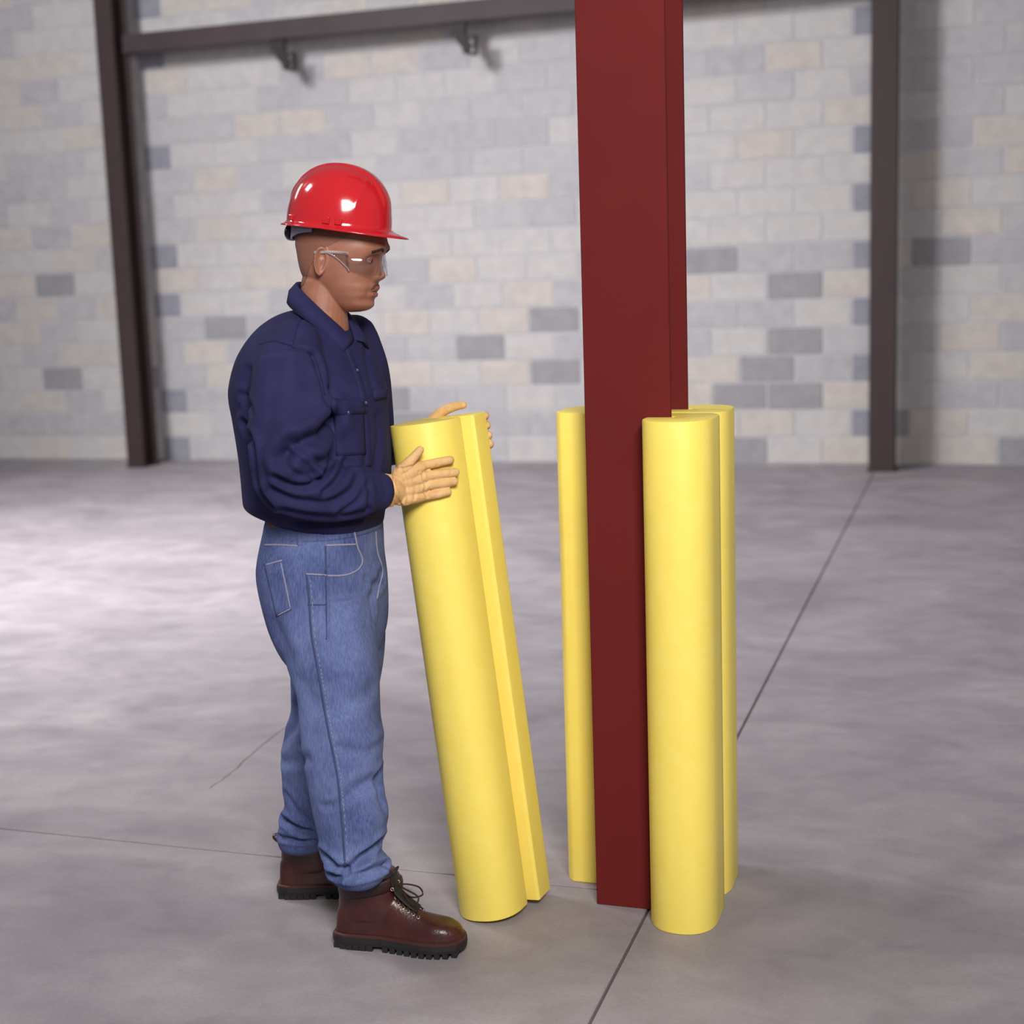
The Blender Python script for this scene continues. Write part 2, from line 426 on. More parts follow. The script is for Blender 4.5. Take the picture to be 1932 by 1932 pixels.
# ------------------------------------------------------------------ yellow guards
M_yel = mat('yellow_polyethylene', (253, 229, 112), .48, col2=(251, 225, 102), scale=25, bump=.12, bscale=260, spec=.4, contrast=(.3, .7))
GL = 1.215
def guard_mesh(mirror, name='column_guard'):
    # origin: flange tip, x outwards along the flange, y away from the camera (front lobe at negative y)
    P = [(-.061, -.0015)]
    for t in np.linspace(180, 0, 25):
        c, s = math.cos(math.radians(t)), math.sin(math.radians(t))
        P.append((.0200+.0810*math.copysign(abs(c)**(2/2.25), c), -.026-.091*abs(s)**(2/2.25)))
    P += [(.1015, .03), (.100, .062), (.091, .088), (.078, .1025), (-.072, .1025), (-.084, .090), (-.084, .022), (-.080, .0185), (.003, .0185), (.003, -.0015)]
    if mirror: P = [(-x, y) for x, y in P]
    rings = [[(x, y, z) for x, y in P] for z in (0, .3, .6, .9, GL)]
    V, Fc = loft(rings)
    me = bpy.data.meshes.new(name); me.from_pydata(V, [], Fc); me.update(); me.materials.append(M_yel)
    bm = bmesh.new(); bm.from_mesh(me); bmesh.ops.recalc_face_normals(bm, faces=bm.faces)
    ed = [e for e in bm.edges if len(e.link_faces) == 2 and e.calc_face_angle(0) > math.radians(38)]
    bmesh.ops.bevel(bm, geom=ed, offset=.0045, segments=2, affect='EDGES', profile=.6)
    for f in bm.faces: f.smooth = True
    for e in bm.edges:
        if len(e.link_faces) == 2 and e.calc_face_angle(0) > math.radians(35): e.smooth = False
    bm.to_mesh(me); bm.free()
    return me
GA, GB = guard_mesh(False), guard_mesh(True)
def guard(me, M, label):
    o = bpy.data.objects.new('column_guard', me); COL.objects.link(o); o.matrix_world = M
    return tagp(o, label, 'column guard', 'yellow column guards')
RZ = lambda a: Matrix.Rotation(a, 4, 'Z')
FM = frame_matrix(C0)
guard(GA, FM@Matrix.Translation((CW+.0035, 0, 0)), 'yellow plastic guard clasping the nearest right corner of the red column')
guard(GB, FM@Matrix.Translation((CW+.005, CD, 0))@RZ(PI), 'yellow plastic guard on the far right corner of the red column, mostly hidden')
guard(GA, FM@Matrix.Translation((-.016, CD, 0))@RZ(PI), 'yellow plastic guard on the far left corner, partly behind the red column')
def held_matrix(base, yaw, lx, ly):
    R = Matrix.Rotation(math.radians(lx), 4, 'Y')@Matrix.Rotation(math.radians(ly), 4, 'X')@RZ(-math.radians(yaw))
    zmin = min((R@v.co).z for v in GB.vertices)
    return Matrix.Translation((base[0], base[1], -zmin))@R
HM = held_matrix((-.047, 3.346), 24, -5.75, -1.8)
held = guard(GB, HM, 'yellow plastic guard tilted between the gloved hands of the man')

# ================================================================== the man
TY = 3.28
PSI = math.radians(20)
fwd = np.array([math.cos(PSI), -math.sin(PSI), 0]); lft = np.array([math.sin(PSI), math.cos(PSI), 0]); zup = np.array([0, 0, 1.0])
M_skin = mat('skin', (150, 98, 78), .48, col2=(160, 106, 84), scale=30, bump=.06, bscale=300, sub=.12)
M_hair = mat('cropped_hair', (122, 81, 65), .75, col2=(140, 93, 74), scale=500, bump=.25, bscale=900)
M_brow = mat('dark_hair', (44, 32, 28), .8)
M_lip = mat('lips', (150, 84, 74), .45)
M_navy = mat('navy_twill', (42, 41, 80), .85, col2=(36, 35, 70), scale=14, bump=.12, bscale=700, spec=.2)
M_navy_seam = mat('navy_seam', (34, 33, 62), .9, spec=.2)
M_button = mat('navy_button', (50, 52, 88), .35)
M_brown = mat('brown_leather', (56, 25, 23), .3, col2=(72, 33, 29), scale=18, bump=.2, bscale=160, spec=.55)
M_collar = mat('boot_collar_leather', (48, 24, 22), .45, bump=.2, bscale=120)
M_welt = mat('boot_welt', (66, 35, 30), .6)
M_sole = mat('black_rubber', (26, 24, 25), .65, col2=(33, 30, 31), scale=30)
M_lace = mat('lace', (46, 26, 22), .8)
M_eyelet = mat('eyelet_metal', (200, 185, 160), .3, metal=.8)
M_glove = mat('tan_leather', (226, 184, 128), .75, col2=(205, 160, 108), scale=38, bump=.3, bscale=130, contrast=(.35, .75), spec=.25)
M_glove_cuff = mat('glove_cuff', (232, 194, 140), .8, col2=(206, 160, 104), scale=160, bump=.3, bscale=200)
M_stitch = mat('glove_stitch', (150, 110, 70), .8)
M_shell = mat('red_abs', (192, 30, 38), .14, spec=.55, coat=.5)
M_blackp = mat('black_plastic', (28, 28, 30), .4)
M_strap = mat('lavender_grey_plastic', (150, 150, 172), .45)
M_patch = mat('leather_patch', (110, 62, 40), .6)
M_thread = mat('pale_thread', (142, 138, 158), .85)
M_seam = mat('dark_denim_seam', (60, 68, 106), .9)

def denim():
    m = mat('blue_denim', (92, 106, 158), .88, spec=.2)
    nt = m.node_tree; N = nt.nodes; L = nt.links; B = N['Principled BSDF']
    tc = N.new('ShaderNodeTexCoord')
    a = N.new('ShaderNodeTexNoise'); a.inputs['Scale'].default_value = 7; a.inputs['Detail'].default_value = 5
    mp = N.new('ShaderNodeMapping'); mp.inputs['Scale'].default_value = (330, 330, 45); b = N.new('ShaderNodeTexNoise'); b.inputs['Scale'].default_value = 1; b.inputs['Detail'].default_value = 3
    L.new(tc.outputs['Object'], a.inputs['Vector']); L.new(tc.outputs['Object'], mp.inputs[0]); L.new(mp.outputs[0], b.inputs['Vector'])
    ad = N.new('ShaderNodeMath'); ad.operation = 'MULTIPLY_ADD'; ad.inputs[1].default_value = .62; L.new(a.outputs[0], ad.inputs[0])
    mu = N.new('ShaderNodeMath'); mu.operation = 'MULTIPLY'; mu.inputs[1].default_value = .38; L.new(b.outputs[0], mu.inputs[0]); L.new(mu.outputs[0], ad.inputs[2])
    r = N.new('ShaderNodeValToRGB'); r.color_ramp.elements[0].position = .34; r.color_ramp.elements[1].position = .66
    r.color_ramp.elements[0].color = lin(60, 71, 116); r.color_ramp.elements[1].color = lin(110, 123, 168)
    L.new(ad.outputs[0], r.inputs[0]); L.new(r.outputs[0], B.inputs['Base Color'])
    bp = N.new('ShaderNodeBump'); bp.inputs['Strength'].default_value = .2; bp.inputs['Distance'].default_value = .002; L.new(b.outputs[0], bp.inputs['Height']); L.new(bp.outputs[0], B.inputs['Normal'])
    return m
M_denim = denim()

pbase = np.array([-.38, 3.26, 0.0])
man = empty('person', pbase)
tagp(man, 'man in navy work shirt, blue jeans and brown boots steadying a tilted yellow guard', 'person')

def ring_px(py, l, r, Y, b, slope=0, yaw=PSI, n=40, ex=2.3, dz=0):
    """horizontal body section: image extents at depth Y give the visible width, b the half width across"""
    A, B_ = at(l, py, Y), at(r, py, Y); c = (A+B_)/2; hx = (B_[0]-A[0])/2; c[2] += dz
    cy, sy = math.cos(yaw), math.sin(yaw)
    d = math.sqrt(max(hx*hx-(b*sy)**2, (.5*hx)**2))/cy
    out = []
    for t in np.linspace(0, 2*PI, n, endpoint=False):
        ct, st = math.cos(t), math.sin(t)
        x = d*math.copysign(abs(ct)**(2/ex), ct); y = b*math.copysign(abs(st)**(2/ex), st)
        out.append(c+np.array([x*cy+y*sy, -x*sy+y*cy, -slope*x]))
    return out
def px_loft(rows, m=40, yaw=PSI, **k):
    Q = spline(rows, m); return loft([ring_px(*q, yaw=yaw, **k) for q in Q])

# ------------------------------------------------------------------ jeans
hips = px_loft([(978, 508, 714, 3.28, .150), (1000, 503, 718, 3.28, .158), (1043, 495, 719, 3.28, .170), (1070, 493, 722, 3.28, .175), (1100, 497, 725, 3.28, .178), (1147, 510, 726, 3.28, .180), (1190, 524, 724, 3.275, .170), (1230, 541, 712, 3.275, .140), (1262, 562, 695, 3.275, .095)], 30)
legn = px_loft([(1120, 520, 690, 3.19, .088), (1200, 530, 708, 3.18, .097), (1260, 548, 715, 3.17, .097), (1300, 562, 715, 3.165, .096), (1355, 567, 717, 3.15, .093), (1385, 570, 722, 3.145, .092),
                (1412, 573, 721, 3.14, .090), (1465, 581, 716, 3.13, .086), (1500, 587, 723, 3.125, .084), (1525, 591, 730, 3.12, .083), (1548, 596, 732, 3.115, .080), (1570, 601, 724, 3.11, .074),
                (1594, 607, 714, 3.105, .066), (1610, 611, 720, 3.10, .064), (1627, 618, 734, 3.10, .066), (1642, 619, 731, 3.10, .064), (1656, 628, 726, 3.10, .058), (1668, 643, 712, 3.10, .044)], 70, yaw=math.radians(12))
legf = px_loft([(1120, 575, 724, 3.37, .088), (1200, 556, 727, 3.375, .097), (1260, 549, 722, 3.38, .097), (1306, 550, 712, 3.385, .092), (1335, 550, 700, 3.39, .088), (1382, 538, 680, 3.395, .085),
                (1437, 532, 660, 3.40, .08), (1478, 534, 652, 3.405, .078), (1515, 538, 645, 3.41, .075), (1541, 531, 638, 3.415, .074), (1571, 524, 630, 3.42, .072), (1590, 527, 620, 3.42, .066), (1601, 534, 606, 3.42, .05)], 50, yaw=math.radians(5))
V, Fq, N = fuse([hips, legn, legf], .005, 9)
b0 = bvh_of(V, Fq)
folds = [([(614, 1084), (615, 1140), (616, 1205)], -.006, .006),
         ([(720, 1085), (700, 1130), (705, 1180)], -.006, .014), ([(690, 1090), (712, 1105), (724, 1100)], -.004, .008),
         ([(700, 1300), (650, 1330), (600, 1340)], -.003, .018), ([(575, 1290), (590, 1330), (588, 1380)], -.004, .02),
         ([(722, 1400), (690, 1420), (640, 1412)], -.004, .012), ([(716, 1465), (690, 1480), (655, 1500)], -.008, .014), ([(610, 1520), (640, 1516), (660, 1505)], -.004, .008),
         ([(722, 1435), (712, 1480), (722, 1520)], -.008, .012),
         ([(626, 1450), (622, 1520), (628, 1570)], .004, .02), ([(690, 1500), (700, 1540), (690, 1580)], .005, .02),
         ([(722, 1578), (700, 1600), (672, 1630), (655, 1640)], -.020, .010), ([(610, 1610), (630, 1632), (650, 1641)], -.016, .009),
         ([(731, 1630), (700, 1642), (670, 1650), (640, 1653), (622, 1646)], -.018, .007), ([(722, 1645), (690, 1655), (660, 1661)], -.010, .006),
         ([(534, 1546), (560, 1562), (590, 1572)], -.018, .008), ([(540, 1500), (560, 1530), (590, 1560)], -.005, .010), ([(530, 1440), (560, 1436), (580, 1432)], -.005, .012), ([(528, 1580), (560, 1585), (597, 1584)], -.012, .006),
         ([(536, 1395), (556, 1370), (562, 1330)], -.006, .014), ([(520, 1180), (545, 1230), (562, 1280)], -.004, .02), ([(590, 1100), (570, 1180), (580, 1260)], -.003, .02), ([(660, 1180), (665, 1280), (655, 1380)], .004, .03)]
V = crease(V, N, b0, folds)
jeans = mk('jeans', V, Fq, M_denim, man, True); ms = jeans.modifiers.new('smooth', 'SMOOTH'); ms.factor = .5; ms.iterations = 2
jb = bvh_of(V, Fq)
def seam(pts, wd, th, m, name='seam', parent=jeans, bv=None, n=40, off=0.0, sm=6):
    P, Nn = onsurf(bv or jb, pts, n)
    if len(P) < 3: return None
    return mk(name, *ribbon(P, smoothn(Nn, sm), wd, th, off), m, parent, True)
outseam = [(578, 1084), (583, 1130), (588, 1198), (597, 1250), (603, 1285), (609, 1320), (616, 1360), (623, 1396), (634, 1451), (639, 1485), (642, 1519), (647, 1574), (651, 1636)]
seam(outseam, .0028, .0012, M_seam, n=120)
# puckered stitching beside the outseam: little bars of thread
P, Nn = onsurf(jb, [(x+6, y) for x, y in outseam], 110); Nn = smoothn(Nn, 6)
parts = []
for i in range(2, len(P)-2, 2): parts.append(ribbon(P[i:i+2], Nn[i:i+2], .0009, .0009, .0004))
o = mk('outseam_stitching', *join(*parts), M_thread, jeans); tagp(o, kind='stuff')
seam([(614, 1030), (615, 1084), (616, 1140), (616, 1207)], .0022, .0014, M_seam, 'tool_pocket_edge')
seam([(578, 1083), (600, 1084), (616, 1085)], .0020, .0018, M_thread, 'tool_pocket_hem')
seam([(581, 1141), (600, 1141), (615, 1141)], .0016, .0012, M_seam, 'tool_pocket_seam')
seam([(668, 1000), (671, 1015), (675, 1033), (684, 1056), (677, 1073), (659, 1083), (640, 1086), (617, 1086)], .0022, .0014, M_thread, 'front_pocket_edge', n=60)
seam([(616, 1029), (640, 1028), (672, 1027)], .0022, .0012, M_thread, 'pocket_stitching')
seam([(499, 1028), (530, 1028), (563, 1030)], .0024, .0012, M_thread, 'yoke_stitching')
seam([(709, 1003), (712, 1040), (722, 1075), (716, 1105), (711, 1130)], .0020, .0015, M_thread, 'fly_stitching', n=30)
p = patch(jb, [(499, 1064), (532, 1054), (551, 1150), (522, 1164)], 10, 14, .0035)
if p:
    bk = mk('back_pocket', *p, M_denim, jeans, True); fixn(bk)
    bb = bvh_of(*p)
    seam([(501, 1066), (532, 1057)], .0016, .0008, M_thread, 'pocket_hem', bk, bb, 12); seam([(530, 1062), (548, 1148)], .0014, .0008, M_thread, 'pocket_stitching', bk, bb, 20); seam([(524, 1161), (547, 1149)], .0014, .0008, M_thread, 'pocket_stitching', bk, bb, 10)
for q in ([(600, 988), (601, 1000), (602, 1020)], [(561, 985), (563, 1005), (566, 1030)], [(664, 988), (667, 1000)]):
    seam(q, .006, .0025, M_denim, 'belt_loop', n=10)
# ------------------------------------------------------------------ belt patch
p = patch(jb, [(506, 980), (526, 980), (526, 997), (505, 997)], 5, 6, .004)
# waistband rising under the shirt hem
wb = px_loft([(962, 512, 712, 3.28, .146), (975, 508, 714, 3.28, .150), (990, 505, 717, 3.28, .155), (1000, 504, 718, 3.28, .158)], 8)
o = mk('waistband', *wb, M_denim, jeans, True)
wbb = bvh_of(*wb)
p = patch(wbb, [(512, 966), (527, 966), (525, 995), (506, 995)], 5, 6, .004)
if p: fixn(mk('leather_patch', *p, M_patch, jeans, True))

# ------------------------------------------------------------------ shirt
torso = px_loft([(594, 577, 636, 3.28, .060, .45), (600, 562, 655, 3.28, .095, .45), (610, 540, 672, 3.28, .135, .42), (624, 517, 684, 3.28, .166, .36), (645, 490, 693, 3.28, .188, .25), (680, 461, 705, 3.28, .20, .12), (720, 445, 719, 3.28, .20, .04),
                 (745, 442, 727, 3.28, .198, 0), (785, 449, 727, 3.28, .193, 0), (850, 459, 732, 3.28, .188, 0), (900, 464, 733, 3.28, .184, 0), (935, 467, 729, 3.28, .181, .02), (953, 470, 724, 3.28, .176, .05), (966, 484, 720, 3.28, .170, .10), (977, 505, 718, 3.28, .160, .15), (983, 512, 712, 3.28, .150, .17)], 56)
def armpx(rows, m=30):
    P = [at(x, y, Y) for x, y, Y, r, r2 in rows]; R = [(r2, r) for *_, r, r2 in rows]
    return P, R
P, R = armpx([(556, 652, 3.135, .060, .060), (549, 690, 3.11, .078, .074), (546, 760, 3.07, .086, .076), (546, 830, 3.045, .084, .076), (545, 880, 3.04, .078, .074)])
upper = stube(P, R, 26, 24, upv=(1, 0, 0.01))
P, R = armpx([(536, 900, 3.04, .064, .066), (560, 918, 3.05, .066, .066), (600, 927, 3.075, .066, .062), (650, 931, 3.115, .060, .056), (690, 929, 3.155, .050, .048), (712, 928, 3.175, .043, .040), (723, 927, 3.185, .036, .034)])
lower = stube(P[:-1], R[:-1], 26, 24)
P2, R2 = armpx([(668, 640, 3.43, .06, .06), (680, 700, 3.46, .07, .07), (690, 770, 3.50, .068, .07), (700, 825, 3.53, .06, .06)])
fup = stube(P2, R2, 20, 20, upv=(1, 0, .01))
P2, R2 = armpx([(695, 845, 3.53, .056, .056), (730, 845, 3.55, .047, .047), (770, 840, 3.57, .042, .042), (795, 836, 3.58, .038, .038)])
flo_ = stube(P2, R2, 20, 20)
V, Fq, N = fuse([torso, upper, lower, fup, flo_], .005, 8)
b0 = bvh_of(V, Fq)
sfolds = [
    ([(624, 786), (612, 815), (585, 828), (550, 842), (534, 862)], -.026, .016),           # elbow crook
    ([(592, 672), (604, 705), (613, 745), (621, 785)], -.010, .010),                        # armhole
    ([(552, 656), (572, 660), (592, 672)], -.004, .006), ([(500, 668), (525, 657), (552, 656)], -.004, .007),
    ([(549, 656), (560, 620), (575, 590)], -.0025, .005),
    ([(463, 800), (473, 822), (480, 850), (484, 895), (492, 925), (512, 950)], -.018, .010),      # arm against back
    ([(540, 855), (556, 862), (580, 882), (590, 893)], -.010, .008), ([(565, 842), (585, 862), (605, 874)], -.008, .008),
    ([(524, 900), (550, 916), (585, 915), (612, 893), (622, 875)], -.013, .008),
    ([(540, 880), (565, 896), (590, 900)], -.008, .008), ([(610, 930), (630, 915), (646, 890), (650, 872)], -.009, .008),
    ([(515, 925), (560, 945), (620, 948), (660, 930), (676, 905)], -.010, .010), ([(640, 965), (672, 945), (690, 915)], -.007, .008),
    ([(535, 960), (580, 970), (640, 974), (690, 965)], -.008, .010), ([(690, 895), (697, 925), (694, 960)], -.006, .007), ([(560, 985), (620, 986), (680, 978)], -.008, .008),
    ([(470, 700), (463, 730), (466, 760)], -.006, .010), ([(455, 745), (468, 755), (476, 780)], -.007, .008), ([(520, 700), (512, 760), (505, 830)], -.003, .016), ([(575, 690), (580, 740), (570, 800)], -.003, .016), ([(560, 820), (580, 812), (605, 818)], .008, .014),
    ([(602, 690), (612, 720), (640, 780)], -.004, .010), ([(690, 650), (694, 690), (704, 730)], -.004, .012),
    ([(632, 800), (650, 850), (660, 880)], -.006, .012), ([(712, 790), (714, 830), (708, 880)], -.005, .014), ([(625, 795), (622, 830), (630, 860)], -.008, .012), ([(655, 800), (675, 850), (672, 890)], .006, .014)]
V = crease(V, N, b0, sfolds)
shirt = mk('work_shirt', V, Fq, M_navy, man, True); ms = shirt.modifiers.new('smooth', 'SMOOTH'); ms.factor = .5; ms.iterations = 3
sb = bvh_of(V, Fq)
ss = lambda pts, wd, th, m, name, **k: seam(pts, wd, th, m, name, parent=shirt, bv=sb, **k)
ss([(551, 655), (572, 660), (592, 672), (604, 705), (613, 745)], .0016, .0012, M_navy_seam, 'armhole_seam')
ss([(553, 650), (560, 620), (572, 592)], .0014, .0010, M_navy_seam, 'shoulder_seam', n=20)
ss([(490, 650), (515, 644), (551, 652)], .0014, .0010, M_navy_seam, 'yoke_seam', n=20)
ss([(652, 650), (668, 690), (683, 735), (690, 780), (694, 830), (695, 880)], .012, .0016, M_navy, 'placket', n=50, sm=12)
# chest pocket with flap
p = patch(sb, [(629, 772), (686, 777), (690, 858), (634, 860)], 8, 10, .0030)
if p: fixn(mk('chest_pocket', *p, M_navy, shirt, True))
p = patch(sb, [(624, 752), (684, 757), (690, 780), (626, 786)], 8, 4, .0055)
if p:
    fp = fixn(mk('pocket_flap', *p, M_navy, shirt, True))
    fb = bvh_of(*p); h, n = hit(fb, 657, 779)
    if h is not None: mk('button', *ellipsoid(h+n*.001, (.005, .003, .005), 14, 8), M_button, fp, True)
p = patch(sb, [(703, 733), (729, 736), (729, 750), (706, 755)], 5, 4, .006)
if p: fixn(mk('pocket_flap', *p, M_navy, shirt, True))
for q in ((672, 700), (688, 760)):
    h, n = hit(sb, *q)
    if h is not None: mk('button', *ellipsoid(h+n*.003, (.005, .0035, .005), 14, 8), M_button, shirt, True)
# cuff
P, R = armpx([(700, 928, 3.165, .0455, .0415), (711, 928, 3.173, .0455, .041), (721, 927, 3.18, .0425, .0385), (726, 927, 3.185, .0385, .035)])
cuff = mk('cuff', *tube(P, R, 28), M_navy, shirt, True)
h, n = hit(bvh_of(*tube(P, R, 28)), 708, 921)
if h is not None: mk('button', *ellipsoid(h+n*.001, (.0055, .003, .0055), 14, 8), M_button, cuff, True)
# collar
NC = at(603, 560, TY)
def mp(f, l, z): return NC+fwd*f+lft*l+zup*z
zz = lambda py: at(603, py, TY)[2]-NC[2]
top = [(-.046, 0, zz(530)), (-.036, -.038, zz(536)), (-.005, -.060, zz(553)), (.032, -.054, zz(584)), (.062, -.030, zz(616)), (.082, -.006, zz(642))]
low = [(-.062, 0, zz(562)), (-.052, -.050, zz(568)), (-.016, -.086, zz(586)), (.030, -.092, zz(612)), (.064, -.080, zz(640)), (.082, -.064, zz(662))]
mir = lambda A: [(f, -l, z) for f, l, z in A[:0:-1]]
fullt, fulll = spline(mir(top)+top, 44), spline(mir(low)+low, 44)
def mfun(a): return NC+fwd*a[0]+lft*a[1]+zup*a[2]
rings = []
for a, b in zip(fullt, fulll):
    ta, tb = mfun(a), mfun(b); md = (ta+tb)/2; out_ = md-mfun((0, 0, a[2])); out_[2] = 0; out_ = out_/max(np.linalg.norm(out_), 1e-6)
    md = md+out_*.006+zup*.004
    inn = ta*.9+tb*.1
    rings.append([ta-out_*.004-zup*.004, ta, ta+out_*.004, md+out_*.004, tb+out_*.006, tb+zup*-.002, tb-out_*.004, md-out_*.004])
col = fixn(mk('collar', *loft(rings), M_navy, shirt, True))
rings = []
for a, b in zip(fullt, fulll):      # collar stand inside
    ta, tb = mfun(a), mfun(b); rings.append([ta+zup*-.002, ta*.75+tb*.25, mfun((a[0]*.98, a[1]*.98, a[2]-.05)), mfun((a[0]*.94, a[1]*.94, a[2]-.05)), ta*1.0+zup*-.006-(ta-mfun((0, 0, a[2])))*.06])
fixn(mk('collar_stand', *loft(rings), M_navy_seam, shirt, True))

# ------------------------------------------------------------------ head and neck (one continuous body mesh)
HYAW = math.radians(14)
HO = at(646, 470, TY)
hf = np.array([math.cos(HYAW), -math.sin(HYAW), 0]); hl = np.array([math.sin(HYAW), math.cos(HYAW), 0])
def hx(px, py): p = at(px, py, TY); return (p[0]-HO[0])/math.cos(HYAW), p[2]-HO[2]
def hw(x, y, z): return HO+hf*x+hl*y+zup*z
front = [(650, 398), (690, 405), (714, 420), (725, 438), (729, 452), (730.5, 464), (727, 474), (720, 486), (715, 500), (712, 515), (711, 528), (711, 535), (713, 542), (710.5, 551), (709.5, 558), (704, 567), (703.5, 578), (694, 586), (678, 589)]
back = [(640, 398), (598, 405), (573, 425), (562, 447), (560, 462), (562, 474), (564, 486), (566, 497), (569, 508), (574, 520), (584, 530), (592, 536), (600, 543), (608, 551), (614, 558), (622, 566), (634, 576), (648, 584), (660, 588)]
widths = [.012, .050, .066, .0735, .0755, .0765, .0765, .0755, .0745, .0725, .0695, .0675, .065, .0615, .058, .052, .043, .030, .016]
FR = np.array([hx(*p) for p in front]); BK = np.array([hx(*p) for p in back])
rows = np.array([[f[0], b[0], (f[1]+b[1])/2, w_] for f, b, w_ in zip(FR, BK, widths)])
Q = spline(rows, 110)
zE = hx(700, 490)[1]; zNt = hx(728, 519)[1]; zNb = hx(723, 531)[1]; zNa = hx(720, 484)[1]; zM = hx(710, 551)[1]; zBr = hx(730, 468)[1]; zC = hx(702, 578)[1]
xtip = hx(728, 519)[0]
def sstep(a, b, x): t = np.clip((x-a)/(b-a), 0, 1); return t*t*(3-2*t)
rings = []
NR = 120
for q in Q:
    xf, xb, z, wd = q; xc = xb+(xf-xb)*.50; ring = []
    for k in range(NR):
        # finer spacing at the face
        u = -1+2*k/NR; t = PI*(abs(u)**1.35)*(1 if u >= 0 else -1)
        ct, st = math.cos(t), math.sin(t)
        exf = 2.35
        if ct >= 0: x = xc+(xf-xc)*ct**(2/exf); y = wd*math.copysign(abs(st)**(2/exf), st)
        else: x = xc-(xc-xb)*abs(ct)**(2/2.2); y = wd*math.copysign(abs(st)**(2/exf), st)
        g_ = 1 if ct > 0 else 0
        if g_:
            ay = abs(y)
            # nose
            if zNb-.006 < z < zNa+.004:
                tt = (zNa-z)/(zNa-zNt)
                amp = .022*np.clip(tt, 0, 1)**1.15 if z > zNt else .022*(1-sstep(0, 1, (zNt-z)/(zNt-zNb+.003))**1.5)
                nwid = .0075+.0085*np.clip(tt, 0, 1.25)
                x += amp*math.exp(-(y/nwid)**2)
                x += .008*math.exp(-((ay-.0145)/.007)**2-((z-zNt+.006)/.008)**2)
            x -= .0105*math.exp(-((ay-.031)/.016)**2-((z-zE)/.011)**2)       # eye socket
            x += .0045*math.exp(-((ay-.026)/.02)**2-((z-zBr)/.007)**2)         # brow
            x += .0025*math.exp(-((ay-.045)/.016)**2-((z-zE+.026)/.012)**2)    # cheekbone
            x += .0045*math.exp(-(y/.020)**2-((z-zM-.0085)/.0050)**2)          # upper lip
            x += .0045*math.exp(-(y/.018)**2-((z-zM+.0085)/.0055)**2)          # lower lip
            x -= .0040*math.exp(-(y/.026)**2-((z-zM)/.0018)**2)               # mouth line
            x += .003*math.exp(-(y/.018)**2-((z-zC)/.010)**2)                 # chin
            x -= .003*math.exp(-((ay-.030)/.008)**2-((z-zM)/.014)**2)         # corner fold
        ring.append(hw(x, y, z))
    rings.append(ring)
headg = loft(rings)
# neck and upper chest
def nk(px, py, w_, d_, l_=0):
    p = at(px, py, TY); return p
NP = [(622, 505, .050, .058), (615, 530, .055, .0545), (611, 555, .057, .0545), (606, 590, .060, .058), (603, 625, .085, .065), (600, 670, .12, .075), (600, 720, .13, .08)]
rings = []
for x, y, wl, wf in NP:
    c = at(x, y, TY); rings.append([c+fwd*wf*math.cos(t)+lft*wl*math.sin(t) for t in np.linspace(0, 2*PI, 28, endpoint=False)])
neck = loft([r for r in rings])
# ears
def ear(side):
    cx, cz = hx(606 if side < 0 else 614, 494); cx += .0190*0
    if side < 0: cx = (at(606, 494, TY-.075)[0]-HO[0]+.0785*math.sin(HYAW))/math.cos(HYAW)
    cx0 = cx; ox = side*.0735; front_, back_ = [], []
    rr = np.linspace(0.02, 1, 12)
    for r in rr:
        fr, bkr = [], []
        for a in np.linspace(0, 2*PI, 36, endpoint=False):
            ex_, ez = .0128*math.cos(a)*r, .0335*math.sin(a)*r
            ex_ *= 1+.18*math.sin(a); tilt_ = -.18
            X, Z = ex_*math.cos(tilt_)-ez*math.sin(tilt_)*1.0, ex_*math.sin(tilt_)+ez*math.cos(tilt_)
            rim = .0055*math.exp(-((r-.86)/.13)**2)*(0.35+.65*sstep(-.9, .3, -math.cos(a)+.4*math.sin(a)))-.006*math.exp(-((r-.35)/.28)**2)
            flare = .007*(-math.cos(a))*r+.005
            fr.append(hw(cx0+X, ox+side*(flare+rim+.004), cz+Z)); bkr.append(hw(cx0+X*.9, ox+side*(flare*.7-.006), cz+Z*.9))
        front_.append(fr); back_.append(bkr)
    return loft(front_[::1]+back_[::-1])
V, Fq, N = fuse([headg, neck, ear(-1), ear(1)], .0021, 4, .45)
body = mk('body', V, Fq, M_skin, man, True)
hb = bvh_of(V, Fq)
# short cropped hair: a thin shell over the scalp
hV, hF = [], []; keep = {}
zh = lambda py: hx(640, py)[1]
for fi, f in enumerate(Fq):
    c = V[list(f)].mean(0); r = c-HO; x = r@hf; y = r@hl; z = r[2]
    nn = N[list(f)].mean(0)
    ear_zone = abs(y) > .072 and abs(x-hx(604, 494)[0]) < .03 and z < zh(458)
    line = np.interp(z, [zh(545), zh(520), zh(500), zh(470), zh(450), zh(420)], [hx(580, 530)[0], hx(594, 520)[0], hx(606, 500)[0], hx(632, 470)[0], hx(676, 450)[0], hx(715, 430)[0]])
    if z > zh(536) and x < line and not (abs(y) > .079):
        idx = []
        for i in f:
            if i not in keep: keep[i] = len(hV); hV.append(V[i]+N[i]*.0012)
            idx.append(keep[i])
        hF.append(tuple(idx))
mk('cropped_hair', hV, hF, M_hair, body, True)
